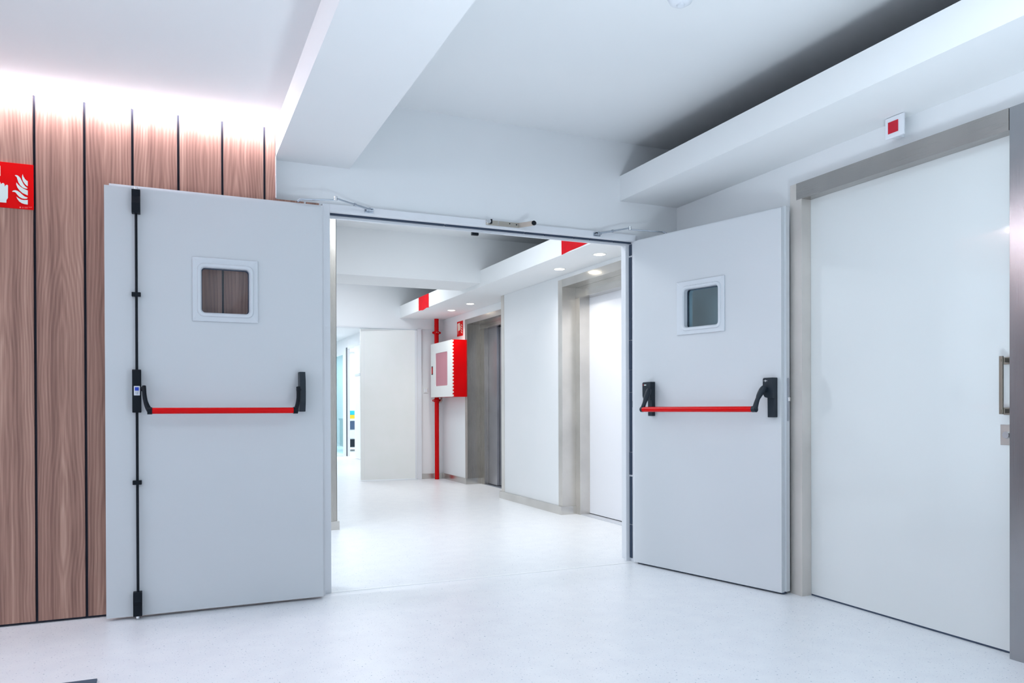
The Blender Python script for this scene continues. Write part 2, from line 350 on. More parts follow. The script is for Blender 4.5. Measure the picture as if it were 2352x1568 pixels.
# hall beyond
b = B().box(3.3, 10.52, 0, 3.35, 14.55, 2.45).box(3.3, 14.55, 2.21, 3.35, 15.82, 2.45).box(3.3, 15.83, 0, 3.35, 16.30, 2.45).box(3.3, 16.30, 2.12, 3.35, 19.2, 2.45).box(3.3, 19.2, 0, 3.35, 22.2, 2.45)
struct('wall_hall_right', b, PAINT, 'bright white hall wall seen through the far doorway', 'wall')
struct('wall_hall_left', B().box(.2, 10.52, 0, .3, 22.2, 2.45).box(.3, 22.1, 0, 3.3, 22.2, 2.45), PAINT, 'white far end of the hall beyond', 'wall')
struct('ceiling_hall', B().box(.2, 10.52, 2.45, 6.2, 22.2, 2.55), CEIL, 'white hall ceiling beyond the far doorway', 'ceiling')
struct('wall_room_beyond', B().box(6.1, 12.0, 0, 6.2, 20.2, 2.45).box(3.4, 12.0, 0, 6.1, 12.1, 2.45).box(3.4, 20.1, 0, 6.1, 20.2, 2.45), PAINT, 'white room behind the glazed hall wall', 'wall')
struct('trim_threshold', B().prism([(.79, 4.262, 0.0), (2.79, 4.262, 0), (2.79, 4.285, 0), (.79, 4.285, 0)], (0, 0, .0016)), mat('pale_threshold', (.86, .88, .9), .35),
       'faint pale joint strip on the floor across the double doorway', 'threshold')

# ================================================================== DOUBLE DOOR FRAME
fr = tag(empty('door_frame', (.79, 4.28, 0)), 'white metal frame of the open double door with grey rebates', 'door frame')
def rel(o, p): return (p[0] - o.location.x, p[1] - o.location.y, p[2] - o.location.z)
def rbox(bb, o, x0, y0, z0, x1, y1, z1):
    a = rel(o, (x0, y0, z0)); c = rel(o, (x1, y1, z1)); return bb.box(*a, *c)
rbox(rbox(rbox(B(), fr, .7375, 4.222, 0, .757, 4.298, 2.115), fr, .757, 4.262, 0, .796, 4.298, 2.137), fr, .757, 4.298, 0, .796, 4.44, 2.137).build('jamb', FRAMEW, fr, bevel=.0015)
rbox(B(), fr, .796, 4.335, 0, .806, 4.347, 2.08).build('door_stop', FRAMEW, fr)
rbox(B(), fr, 2.772, 4.278, 0, 2.829, 4.44, 2.137).build('jamb', FRAMEW, fr, bevel=.0015)
rbox(B(), fr, 2.740, 4.334, 0, 2.772, 4.347, 2.08).build('door_stop', FRAMEW, fr)
rbox(rbox(B(), fr, .796, 4.262, 2.097, 2.772, 4.298, 2.137), fr, .796, 4.298, 2.10, 2.772, 4.44, 2.137).build('head', FRAMEW, fr, bevel=.0015)
rbox(B(), fr, .796, 4.332, 2.076, 2.772, 4.347, 2.10).build('head_stop', FRAMEW, fr)
# seals: worn dark rubber with small gaps and bulges
sb = B(); z = .02
while z < 2.07:
    L = random.uniform(.12, .42); z1 = min(z + L, 2.085); t = random.choice((0, 0, .0015))
    rbox(sb, fr, 2.7665 - t, 4.307, z, 2.7718, 4.3335, z1); z = z1 + random.choice((.002, .004, .012))
sb.build('seal', SEAL, fr, label='dark rubber seal in the right jamb')
sb = B(); x = .80
while x < 2.76:
    L = random.uniform(.5, .8) if x < 1.5 else random.uniform(.08, .3); x1 = min(x + L, 2.768)
    rbox(sb, fr, x, 4.312, 2.091, x1, 4.3315, 2.0998); x = x1 + (.03 if 1.6 < x < 1.9 else .006)
sb.build('seal', SEAL, fr, label='dark rubber seal under the frame head')
rbox(B(), fr, 2.7695, 4.300, 1.015, 2.7718, 4.3335, 1.055).build('strike_plate', CHROME, fr, label='small chrome strike plate in the right jamb')
for z in (.30, .98, 1.70):
    q = rel(fr, (.751, 4.245, z)); B().tube([(q[0], q[1], q[2]), (q[0], q[1], q[2] + .11)], .0085, 12).build('hinge_knuckle', FRAMEW, fr, smooth=True)
rbox(B(), fr, 1.664, 4.3475, 2.061, 1.706, 4.368, 2.079).build('floor_catch', BLACK, fr, label='small black catch behind the frame head')

# ================================================================== DOOR LEAVES
def leaf(name, hinge, free, sy, W, core_du, label, pane):
    """local x runs from hinge to free edge, v = distance out of the face towards the lobby"""
    h = Vector(hinge); d = Vector(free) - h
    root = empty(name, (h.x, h.y, 0), math.atan2(d.y, d.x)); tag(root, label, 'door', kind='structure')
    return root
class L_:
    """builder in leaf coordinates (u, v, z)"""
    def __init__(s, sy): s.sy = sy; s.b = B()
    def P(s, u, v, z): return (u, v * s.sy, z)
    def box(s, u0, v0, z0, u1, v1, z1): s.b.box(*s.P(u0, v0, z0), *s.P(u1, v1, z1)); return s
    def tube(s, pts, r, **k): s.b.tube([s.P(*p) for p in pts], r, **k); return s
    def outline(s, uz, v0, v1): s.b.prism([s.P(u, v0, z) for u, z in uz], (0, (v1 - v0) * s.sy, 0)); return s
    def side(s, vz, u0, u1): s.b.prism([s.P(u0, v, z) for v, z in vz], (u1 - u0, 0, 0)); return s
    def ringset(s, sections): s.b.rings([[s.P(u, v, z) for u, z in uz] for uz, v in sections]); return s
    def build(s, *a, **k): return s.b.build(*a, **k)
T = .060
def panel_with_hole(sy, root, W, hu0, hu1, hz0, hz1, extra, topf, topb, botf=.010):
    q = L_(sy)
    def slab(v0, v1, uend, ztop, zb):
        q.box(0, v0, zb, hu0, v1, ztop); q.box(hu1, v0, zb, uend, v1, ztop)
        q.box(hu0, v0, zb, hu1, v1, hz0); q.box(hu0, v0, hz1, hu1, v1, ztop)
    slab(-T * .45, 0, W, topf, botf); slab(-T, -T * .45, W + extra, topb, botf + .004)
    return q.build('leaf_panel', DOORW, root)
def vision(sy, root, u0, u1, z0, z1, gu0, gu1, gz0, gz1, pane):
    hu, hz = (gu0 + gu1) / 2, (gz0 + gz1) / 2
    for side in (1, -1):
        v = lambda t: t if side == 1 else -T - t
        k = 7
        O = rrect(u0, u1, z0, z1, .003, k)
        O2 = rrect(u0 + .003, u1 - .003, z0 + .003, z1 - .003, .003, k)
        A = rrect(gu0 - .021, gu1 + .021, gz0 - .021, gz1 + .021, .032, k)
        A2 = rrect(gu0 - .017, gu1 + .017, gz0 - .017, gz1 + .017, .030, k)
        C = rrect(gu0 - .006, gu1 + .006, gz0 - .006, gz1 + .006, .024, k)
        D = rrect(gu0, gu1, gz0, gz1, .018, k)
        q = L_(sy)
        q.ringset([(O, v(.0005)), (O, v(.007)), (O2, v(.010)), (A, v(.010)), (A2, v(.017)), (C, v(.017)), (D, v(.010)), (D, v(-.020))])
        q.build('window_bezel', BEZEL, root, smooth=True)
    q = L_(sy); D2 = rrect(gu0 + .0003, gu1 - .0003, gz0 + .0003, gz1 - .0003, .018, 7)
    q.outline(D2, -.030, -.024); q.build('window_pane', pane, root)
    q = L_(sy); D = rrect(gu0, gu1, gz0, gz1, .018, 7); D3 = rrect(gu0 + .004, gu1 - .004, gz0 + .004, gz1 - .004, .015, 7)
    q.ringset([(D, -.0205), (D3, -.0205), (D3, -.0238)]); q.build('window_gasket', SEAL, root)

def arc_pts(p0, p1, p2, n=10):
    p0, p1, p2 = map(Vector, (p0, p1, p2)); return [((1 - t) ** 2) * p0 + 2 * t * (1 - t) * p1 + t * t * p2 for t in (i / n for i in range(n + 1))]

# ---- left leaf
T = .042
HL, FL = (.7331, 4.1502), (-.2930, 4.1379)
d1 = leaf('door_1', HL, FL, 1, 1.0262, 0, 'left leaf of the double door, open flat against the panelling, with black bolts and red push bar', PANE)
WL = 1.0262
panel_with_hole(1, d1, WL, .345, .622, 1.472, 1.755, -.020, 2.086, 2.100, .014)
vision(1, d1, .327, .639, 1.453, 1.773, .370, .597, 1.497, 1.723, PANE)
pb = L_(1).side([(0.0, .999), (.038, .999), (.043, 1.006), (.043, 1.199), (.038, 1.206), (0, 1.206)], .870, .909).build('latch_case', BLACK, d1, bevel=.002)
st = L_(1).outline(rrect(.8755, .9015, 1.0815, 1.1265, .002, 3), .0432, .0436).build('sticker', mat('sticker_white', (.75, .78, .85), .4), pb, label='small white sticker with a blue square')
L_(1).box(.880, .0436, 1.104, .8975, .0439, 1.121).build('printed_square', BLUE, pb)
g = L_(1)
for (a, z) in ((.8955, 1.0985), (.893, 1.0985), (.888, 1.0985), (.884, 1.0985), (.8945, 1.093), (.889, 1.093), (.886, 1.093), (.892, 1.088), (.887, 1.088)): g.box(a, .0436, z - .0012, a - .0028, .0439, z + .0016)
# the small print on the sticker is too fine to read: short grey strokes
g.build('small_print', mat('grey_print', (.2, .23, .3), .5), pb)
L_(1).tube([(.889, .020, .13), (.889, .020, 1.0)], .0062).build('bolt_rod', BLACK, d1, smooth=True)
L_(1).tube([(.889, .020, 1.205), (.889, .020, 1.96)], .0062).build('bolt_rod', BLACK, d1, smooth=True)
for zc in (1.569, .661): L_(1).box(.870, 0, zc - .010, .910, .027, zc + .010).build('rod_guide', BLACK, d1, bevel=.002)
L_(1).side([(0, 1.958), (.038, 1.958), (.045, 2.005), (.034, 2.040), (.034, 2.072), (0, 2.072)], .870, .908).build('top_bolt_case', BLACK, d1, bevel=.0015)
L_(1).tube([(.889, .018, 2.071), (.889, .018, 2.084)], .009).build('bolt_tip', CHROME, d1, smooth=True)
L_(1).side([(0, .018), (.034, .018), (.034, .070), (.045, .090), (.040, .134), (0, .134)], .871, .910).build('bottom_bolt_case', BLACK, d1, bevel=.0015)
L_(1).tube([(.8905, .018, .019), (.8905, .018, .006)], .008).build('bolt_tip', CHROME, d1, smooth=True)
# push bar
L_(1).tube([(.824, .100, 1.0075), (.165, .100, 1.0065)], .0148, n=28).build('push_bar', RED, d1, smooth=True)
a = L_(1); a.tube([(.872, .055, 1.1125), (.850, .060, 1.1125)], .011, n=16)
a.tube(arc_pts((.857, .064, 1.127), (.858, .088, 1.045), (.832, .099, 1.0085), 14), [.0085, .0095, .0098, .0098, .0098, .0098, .010, .010, .0105, .011, .0115, .012, .0128, .0135, .014])
a.tube([(.843, .0995, 1.0075), (.822, .100, 1.0075)], .0172, n=24)
a.build('bar_arm', BLACK, d1, smooth=True)
c = L_(1).side([(0, .999), (.050, .999), (.062, 1.045), (.066, 1.100), (.062, 1.160), (.050, 1.206), (0, 1.206)], .098, .128).build('pivot_case', CHAR, d1, bevel=.002)
a = L_(1); a.tube([(.125, .055, 1.1125), (.142, .060, 1.1125)], .011, n=16)
a.tube(arc_pts((.137, .064, 1.127), (.134, .088, 1.045), (.158, .099, 1.0085), 14), .0105)
a.tube([(.146, .0995, 1.0065), (.168, .100, 1.0065)], .0172, n=24)
a.build('bar_arm', BLACK, d1, smooth=True)

# ---- right leaf
T = .060
HR, FR = (2.7405, 4.2325), (3.0021, 3.1976)
d2 = leaf('door_2', HR, FR, -1, 1.0675, 0, 'right leaf of the double door, folded back beside the sliding door, with red push bar and chrome latch edge', PANEG)
WR = 1.0675
panel_with_hole(-1, d2, WR, .375, .690, 1.472, 1.755, .012, 2.088, 2.100, .012)
vision(-1, d2, .356, .705, 1.452, 1.774, .415, .663, 1.495, 1.724, PANEG)
q = L_(-1); W2 = WR + .012
q.b.prism([q.P(W2 + .0002, -.043 + dv, z) for dv, z in rrect(-.009, .009, .938, 1.172, .0088, 6)], (.0022, 0, 0))
ep = q.build('latch_plate', DULL, d2, label='long chrome latch plate on the free edge')
L_(-1).box(W2, -.050, 1.045, W2 + .011, -.036, 1.068).build('latch_bolt', CHROME, ep, bevel=.002)
q = L_(-1)
q.side([(0, .959), (.028, .959), (.030, 1.06), (0, 1.06)], .141, .177)
q.outline([(.177, 1.174), (.114, 1.172), (.108, 1.165), (.109, 1.085), (.118, 1.060), (.150, 1.055), (.177, 1.055)], 0, .045)
pc = q.build('pivot_case', CHAR, d2, bevel=.0025)
L_(-1).box(.124, .0452, 1.151, .142, .0456, 1.157).build('printed_mark', GLOWW, pc, label='tiny pale printed mark')
L_(-1).box(.1165, .0452, 1.150, .119, .0456, 1.160).build('printed_mark', RED, pc, label='tiny red printed mark')
a = L_(-1); a.tube([(.168, .040, 1.115), (.168, .075, 1.115)], .014, n=18)
a.tube(arc_pts((.186, .066, 1.128), (.184, .098, 1.060), (.157, .100, .998), 14), [.012, .0165, .018, .018, .0175, .017, .016, .015, .014, .0125, .0125, .013, .0135, .014, .0145])
a.tube([(.150, .100, 1.001), (.166, .100, 1.001)], .0168, n=24)
a.build('bar_arm', CHAR, d2, smooth=True)
L_(-1).tube([(.160, .100, 1.001), (.957, .100, 1.0035)], .0158, n=28).build('push_bar', RED, d2, smooth=True)
q = L_(-1)
q.side([(0, .959), (.030, .959), (.032, 1.075), (0, 1.075)], 1.002, 1.045)
q.outline([(1.045, 1.174), (.988, 1.173), (.983, 1.166), (.983, 1.085), (.995, 1.068), (1.02, 1.062), (1.045, 1.062)], 0, .047)
lc = q.build('latch_case', CHAR, d2, bevel=.0025)
g = L_(-1).box(.990, .0472, 1.1555, 1.012, .0476, 1.1575); g.box(.9995, .0472, 1.151, 1.0025, .0476, 1.162); g.build('printed_cross', WHITEP, lc, label='small white cross-shaped mark')
a = L_(-1); a.tube([(1.00, .040, 1.11), (1.00, .078, 1.11)], .014, n=18)
a.tube(arc_pts((1.010, .068, 1.125), (.985, .098, 1.075), (.972, .101, 1.005), 14), [.012, .0155, .017, .017, .0165, .016, .015, .014, .012, .0125, .013, .0135, .014, .0145, .015])
a.tube([(.955, .100, 1.0035), (.980, .101, 1.004)], .0172, n=24)
a.build('bar_arm', CHAR, d2, smooth=True)
# rubber drop seal along the underside
L_(-1).box(.01, -.048, .003, WR, -.018, .012).build('bottom_seal', SEAL, d2)

# ================================================================== DOOR CLOSER ARMS, CO-ORDINATOR
def closer(loc, bracket, elbow, end, foot, label):
    root = empty('door_closer_arm', loc); tag(root, label, 'door closer')
    R_ = lambda p: rel(root, p)
    bx, by, bz = R_(bracket)
    bb = B().box(bx - .024, by - .004, bz - .010, bx + .024, by + .004, bz + .012).box(bx - .020, by - .030, bz - .004, bx + .020, by - .004, bz + .001).box(bx - .020, by - .030, bz + .007, bx + .020, by - .004, bz + .010)
    bb.tube([(bx, by - .022, bz - .008), (bx, by - .022, bz + .014)], .006, 10)
    bb.build('bracket', DULL, root, bevel=.001)
    e = Vector(R_(elbow)); s = Vector((bx, by - .022, bz + .003))
    m_ = s.lerp(e, .42)
    B().tube([s, m_], .0058, 10).tube([m_, s.lerp(e, .47)], .0085, 10).build('adjusting_rod', DULL, root, smooth=True)
    B().tube([s.lerp(e, .46), s.lerp(e, .97)], .0046, 10).build('forearm', DULL, root, smooth=True)
    B().tube([e + Vector((0, 0, -.013)), e + Vector((0, 0, .010))], .0095, 16).build('elbow_joint', CHROME, root, smooth=True)
    en = Vector(R_(end)); ft = Vector(R_(foot)); e2 = e + Vector((0, 0, -.010))
    B().tube([e2, en], .0052, 10, ry=.7).tube([en, ft], .0056, 10).build('main_arm', DULL, root, smooth=True)
closer((1.010, 4.262, 2.10), (1.012, 4.258, 2.118), (.806, 4.150, 2.141), (.622, 4.135, 2.112), (.604, 4.134, 2.099), 'zinc closer arm over the hinge side of the left leaf')
closer((2.468, 4.262, 2.10), (2.478, 4.258, 2.114), (2.682, 4.190, 2.160), (2.860, 4.080, 2.128), (2.872, 4.062, 2.116), 'zinc closer arm over the hinge side of the right leaf')
root = empty('door_coordinator', (1.83, 4.26, 2.12)); tag(root, 'nickel door selector bracket with a roller, at the middle of the frame head', 'door hardware')
b = B(); a0 = rel(root, (1.718, 4.262, 2.107)); 
b.box(a0[0], -.006, a0[2], .099, .0015, a0[2] + .029)
b.prism([(.099, -.006, a0[2]), (.099, .0015, a0[2]), (.162, -.088, a0[2]), (.156, -.092, a0[2])], (0, 0, .029)).build('bracket_plate', NICK, root, bevel=.001)
b = B().tube([(-.100, -.006, .006), (-.100, -.022, .006)], .0125, 18); b.build('spring_drum', CHROME, root, smooth=True)
B().box(-.088, -.020, -.006, -.078, -.006, .020).build('spring_clip', BLACK, root, bevel=.001)
B().tube([(.158, -.097, .003), (.166, -.088, .003)], .0135, 18, ry=1).build('roller', BLACK, root, smooth=True)
for x, z in ((-.035, .008), (-.033, -.002), (.040, .006), (.085, .004)): B().tube([(x, -.006, z), (x, -.0085, z)], .0038, 10).build('screw', CHROME if x < 0 else BLACK, root, smooth=True)

# ================================================================== SLIDING DOOR
d3 = tag(empty('door_3', (3.13, 2.6, 0)), 'wide sliding door of pale blue-white glass in a stainless frame, right edge of the view', 'sliding door', kind='structure')
D3 = lambda bb, *a: rbox(bb, d3, *a)
D3(B(), 3.145, 1.30, .009, 3.155, 3.168, 2.137).build('glass_panel', GLASSW, d3)
D3(B(), 3.146, 1.21, .001, 3.155, 3.129, .009).build('floor_gap_seal', SEAL, d3)
D3(D3(B(), 3.080, 3.168, 0, 3.1245, 3.213, 2.2165), 3.080, 3.129, 0, 3.144, 3.168, 2.127).build('left_jamb', STEELJ, d3)
D3(D3(B(), 3.080, 2.018, 2.127, 3.1245, 3.1675, 2.2165), 3.1245, 2.018, 2.127, 3.144, 3.1675, 2.137).build('head_rail', STEELSH, d3)
D3(B(), 3.080, 1.10, 0, 3.1248, 2.0155, 2.2165).build('right_pillar', STEELS, d3, bevel=.0008)
D3(B(), 3.086, 2.048, .985, 3.094, 2.063, 1.222).build('handle', NICKD, d3, bevel=.001)
for zc in (1.205, .998):
    D3(D3(B(), 3.094, 2.044, zc - .009, 3.145, 2.060, zc + .009), 3.134, 2.034, zc - .016, 3.145, 2.076, zc + .014).build('handle_mount', NICKD, d3, bevel=.001)
    D3(B(), 3.083, 2.052, zc - .005, 3.086, 2.059, zc + .005).build('handle_bolt', NICKD, d3)
lp = D3(B(), 3.1415, 2.030, .857, 3.145, 2.094, .941).build('lock_plate', STEELX, d3, bevel=.0006)
q = rel(d3, (3.1415, 2.066, .899)); B().tube([(q[0], q[1], q[2]), (q[0] - .010, q[1], q[2])], [.0165, .0135], 24).build('lock_knob', CHROME, lp, smooth=True)

# ================================================================== ALARM LAMP OVER THE SLIDING DOOR
al = tag(empty('indicator_light', (3.12, 2.55, 2.31)), 'square white wall plate with a red square lens above the sliding door', 'indicator light')
rbox(B(), al, 3.060, 2.535, 2.270, 3.1245, 2.572, 2.350).build('back_box', PVCW, al)
rbox(B(), al, 3.049, 2.478, 2.2585, 3.060, 2.578, 2.3560).build('cover_plate', PVCW, al, bevel=.003)
rbox(B(), al, 3.0465, 2.506, 2.280, 3.049, 2.560, 2.3335).build('red_lens', mottled(mat('red_lens', (.6, .0, .02), .3), (.6, .0, .02), (.55, .0, .02), 30), al, bevel=.0006)

# ================================================================== LED STRIP OVER THE PANELLING
ls = tag(empty('led_strip_light', (-2.0, 4.21, 2.52)), 'glowing linear light strip along the top of the timber panelling', 'strip light')
B().box(-2.75, -.018, -.024, 2.50, .012, .000).build('diffuser', LED, ls)
B().box(-2.75, -.024, .000, 2.50, .020, .020).build('profile', WHITEP, ls)

# ================================================================== FIRE SIGN ON THE PANELLING
def sg(px, py):   # print on the sign, laid out in millimetres from its bottom right corner
    return (-.5945 - (930 - px) * .0001435 * 1.0, 1.9575 + (1465 - py - (930 - px) * .0795) * .0001705)
sn = tag(empty('fire_alarm_sign', (-.68, 4.236, 2.06)), 'red square fire alarm call sign with pale hand and flames on the timber panelling', 'safety sign')
rbox(B(), sn, -.810, 4.2335, 1.9575, -.5945, 4.2375, 2.1695).build('plate', REDM, sn, bevel=.0006)
def poly_print(pts, name, m, parent, dy=4.2332):
    a = [rel(parent, (x, dy, z)) for x, z in pts]; return B().prism(a, (0, -.0007, 0)).build(name, m, parent)
FL_ = [
 [(628, 480), (650, 545), (690, 610), (730, 650), (770, 672), (770, 805), (745, 800), (690, 750), (640, 680), (612, 600), (610, 540)],
 [(410, 520), (430, 508), (480, 515), (530, 550), (570, 600), (610, 680), (660, 770), (710, 825), (762, 860), (755, 880), (700, 875), (630, 850), (560, 790), (510, 710), (480, 620), (465, 570), (440, 545)],
 [(452, 712), (500, 770), (570, 830), (650, 880), (720, 910), (770, 930), (768, 1065), (720, 1045), (620, 1000), (540, 930), (480, 850), (448, 770)],
 [(335, 955), (360, 935), (420, 925), (480, 940), (550, 985), (610, 1040), (680, 1095), (762, 1125), (750, 1150), (680, 1160), (600, 1145), (530, 1105), (470, 1040), (430, 990), (390, 970), (345, 970)],
 [(450, 1100), (510, 1145), (580, 1180), (660, 1195), (768, 1190), (765, 1318), (680, 1305), (600, 1280), (530, 1235), (480, 1170)]]
for fpts in FL_: poly_print([sg(*p) for p in fpts], 'flame_print', GLOWW, sn)
hand = [(220, 800), (200, 780), (165, 785), (130, 830), (125, 770), (100, 735), (60, 735), (25, 770), (10, 720), (-15, 690), (-50, 690), (-85, 730), (-95, 690), (-95, 330), (-120, 300), (-150, 330), (-150, 900), (-190, 850), (-235, 840), (-245, 880), (-200, 960), (-150, 1060), (-110, 1120), (-110, 1250), (170, 1270), (175, 1195), (215, 1140)]
poly_print([sg(*p) for p in hand], 'hand_print', GLOWW, sn)
poly_print([sg(*p) for p in [(12, 265), (12, 540), (-40, 535), (-40, 262)]], 'button_print', GLOWW, sn)
g = B()
for i in range(15):
    if i in (3, 9): continue
    x0, z0 = sg(600 + i * 19, 1392 + (i % 2) * 3); p = rel(sn, (x0, 4.2332, z0)); g.box(p[0], p[1] - .0005, p[2], p[0] + .0018, p[1], p[2] + .0012)
    if i < 9: g.box(p[0], p[1] - .0005, p[2] - .0032, p[0] + .0018, p[1], p[2] - .0022)
x0, z0 = sg(540, 1395); p = rel(sn, (x0, 4.2332, z0)); g.box(p[0], p[1] - .0005, p[2] - .0025, p[0] + .004, p[1], p[2] + .003)
g.build('small_print', mat('pink_print', (.9, .35, .35), .5), sn)

# ================================================================== SMALL THINGS IN THE LOBBY
mt = B().box(-.95, 2.70, 0, -.262, 3.262, .009).build('floor_mat', MAT_DK, bevel=.002)
tag(mt, 'corner of a dark blue-black mat on the floor at the bottom left', 'floor mat')
sm = tag(empty('smoke_detector', (1.955, 2.66, HC)), 'pale round detector on the ceiling at the top edge of the view', 'smoke detector')
B().tube([(0, 0, 0), (0, 0, -.012), (0, 0, -.030), (0, 0, -.040)], [.055, .055, .046, .030], 32).build('housing', PVCW, sm, smooth=True)
B().tube([(0, 0, -.038), (0, 0, -.047)], [.018, .014], 20).build('sensor_cap', PVCW, sm, smooth=True)

# ================================================================== RED MARKER TAGS ON THE BULKHEAD
t = B().prism([(2.899, 5.548, 2.417), (2.899, 5.12, 2.417), (2.899, 5.12, 2.262), (2.899, 5.25, 2.258), (2.899, 5.40, 2.257), (2.899, 5.545, 2.250)], (-.002, 0, 0)).build('wall_marker', TAPE)
tag(t, 'larger red marker cut by the door frame head, on the corridor bulkhead', 'marker tape')
t = B().prism([(2.899, 9.50, 2.4165), (2.899, 9.08, 2.4165), (2.899, 9.08, 2.242), (2.899, 9.17, 2.250), (2.899, 9.24, 2.243), (2.899, 9.32, 2.236), (2.899, 9.42, 2.246), (2.899, 9.50, 2.247)][:8], (-.002, 0, 0)).build('wall_marker', TAPE)
tag(t, 'smaller ragged red marker on the bulkhead near the corridor end', 'marker tape')

# ================================================================== DOWNLIGHTS
def downlight(x, y):
    r = empty('downlight', (x, y, 2.25))
    B().tube([(0, 0, .0), (0, 0, -.003)], [.046, .044], 36).build('lamp_disc', SPOT, r)
    k = 36; lo = lambda rr, z: [(rr * math.cos(2 * math.pi * j / k), rr * math.sin(2 * math.pi * j / k), z) for j in range(k)]
    B().rings([lo(.058, 0), (lo(.056, -.004)), lo(.047, -.004), lo(.046, 0)]).build('trim_ring', WHITEP, r, smooth=True)
    return r
spots = [(3.166, 5.397, 'round downlight in the corridor bulkhead nearest the right door jamb'), (3.176, 6.119, 'second nearest round downlight, beside the near lift head'),
         (3.268, 8.612, 'third round downlight, before the far lift'), (3.268, 9.289, 'farthest round downlight, above the hose cabinet')]
first = None
for (x, y, lab) in spots:
    if first is None: r = first = downlight(x, y)
    else:
        r = first.copy(); COL.objects.link(r); r.location = (x, y, 2.25)
        for ch in first.children:
            c = ch.copy(); COL.objects.link(c); c.parent = r
    tag(r, lab, 'ceiling light', 'downlights in the corridor bulkhead')
for (x, y, _) in spots: area('downlight_lamp', (x, y, 2.243), .08, 4, (1.0, .95, .86), spread=130)

# ================================================================== LIFTS
e1 = tag(empty('lift_entrance', (3.5, 5.9, 0)), 'near lift entrance with a plain white door in deep stainless surrounds', 'lift')
E1 = lambda bb, *a: rbox(bb, e1, *a)
E1(E1(B(), 3.357, 6.4165, .078, 3.3598, 6.499, 2.2118), 3.3598, 6.4165, .001, 3.4995, 6.4195, 2.139).build('jamb_cladding', STEEL, e1)
E1(E1(B(), 3.357, 5.06, 2.139, 3.3598, 6.4160, 2.2118), 3.3598, 5.06, 2.139, 3.86, 6.4160, 2.1415).build('head_cladding', STEELH, e1)
E1(B(), 3.499, 6.333, .0, 3.604, 6.4160, 2.040).build('door_jamb', STEEL, e1, bevel=.0006)
E1(B(), 3.499, 5.16, 2.040, 3.604, 6.4160, 2.1388).build('lintel', STEELH, e1, bevel=.0006)
E1(E1(B(), 3.3598, 5.055, .001, 3.4995, 5.058, 2.139), 3.499, 5.058, 0, 3.604, 5.16, 2.040).build('near_jamb', STEEL, e1)
E1(B(), 3.6045, 5.16, .012, 3.640, 6.40, 2.040).build('lift_door', LACQ, e1)
E1(B(), 3.505, 5.162, .0, 3.6035, 6.331, .006).build('sill', mat('pale_aluminium_sill', (.72, .74, .78), .35, .6), e1)
e2 = tag(empty('lift_entrance', (3.65, 8.7, 0)), 'far lift entrance with brushed steel sliding doors beside the red hose cabinet', 'lift')
E2 = lambda bb, *a: rbox(bb, e2, *a)
E2(E2(B(), 3.527, 9.415, .078, 3.5298, 9.499, 2.1600), 3.5298, 9.4500, .001, 3.723, 9.4530, 2.093).build('jamb_cladding', STEELB, e2)
E2(E2(B(), 3.527, 7.886, 2.0935, 3.5298, 9.4145, 2.1598), 3.5298, 7.886, 2.0935, 3.86, 9.4495, 2.096).build('head_cladding', STEELBH, e2)
E2(B(), 3.723, 9.306, 0, 3.783, 9.4495, 2.036).build('door_jamb', STEELB, e2, bevel=.0006)
E2(B(), 3.723, 7.886, 2.036, 3.783, 9.4495, 2.093).build('lintel', STEELBH, e2, bevel=.0006)
E2(B(), 3.784, 9.029, .012, 3.815, 9.44, 2.036).build('sliding_panel', DOORSTEEL, e2, bevel=.001, label='steel front door panel')
E2(B(), 3.818, 7.90, .012, 3.848, 9.05, 2.036).build('sliding_panel', STEELD, e2, bevel=.001, label='darker steel rear door panel')
E2(B(), 3.727, 7.90, 0, 3.86, 9.304, .005).build('sill', DULL, e2)
E2(B(), 3.849, 7.90, 0, 3.86, 9.44, 2.036).build('shaft_lining', SEAL, e2)

# ================================================================== HOSE CABINET, PIPE, SIGN
cb = tag(empty('fire_hose_cabinet', (3.43, 9.88, 1.147)), 'red fire hose cabinet with a white windowed door, on the corridor wall', 'fire hose cabinet')
CB = lambda bb, *a: rbox(bb, cb, *a)
x0, x1, y0, y1, z0, z1 = 3.334, 3.5265, 9.440, 10.315, 1.147, 1.893
b = B()
for a in ((x0, y0, z0, x1, y0 + .012, z1), (x0, y1 - .012, z0, x1, y1, z1), (x0, y0 + .012, z0, x1, y1 - .012, z0 + .012), (x0, y0 + .012, z1 - .012, x1, y1 - .012, z1), (x1 - .008, y0 + .012, z0 + .012, x1, y1 - .012, z1 - .012)): CB(b, *a)
b.build('body', RED, cb)
dl = B(); xd = 3.320
def hole_panel(bb):
    k = 5
    def lo(y0_, y1_, z0_, z1_, r, x): return [rel(cb, (x, u, z)) for u, z in rrect(y0_, y1_, z0_, z1_, r, k)]
    bb.rings([lo(y0, y1, z0 + .002, z1 - .004, .004, 3.3335), lo(y0, y1, z0 + .002, z1 - .004, .004, xd), lo(9.610, 10.105, 1.300, 1.750, .02, xd), lo(9.610, 10.105, 1.300, 1.750, .02, 3.3335)])
    return bb
cdoor = hole_panel(dl).build('cabinet_door', WHITEP, cb)
CB(B(), 3.326, 9.6105, 1.3005, 3.329, 10.1045, 1.7495).build('window', PANEP, cdoor, label='clear window showing the red hose reel')
CB(B(), 3.3185, 10.222, 1.462, 3.3198, 10.281, 1.580).build('pull_recess', BLACK, cdoor); CB(B(), 3.314, 10.232, 1.474, 3.3185, 10.268, 1.568).build('pull_handle', RED, cdoor, bevel=.001)
n_ = 17
for i in range(n_):
    zc = z0 + .018 + i * (z1 - z0 - .036) / (n_ - 1); CB(B(), 3.3342, y0 - .0012, zc - .0115, 3.3475, y0 - .0001, zc + .0115).build('hinge_tooth', WHITEP, cb, label='white hinge tooth on the red side')
b = B(); c0 = rel(cb, (3.36, 9.86, 1.52))
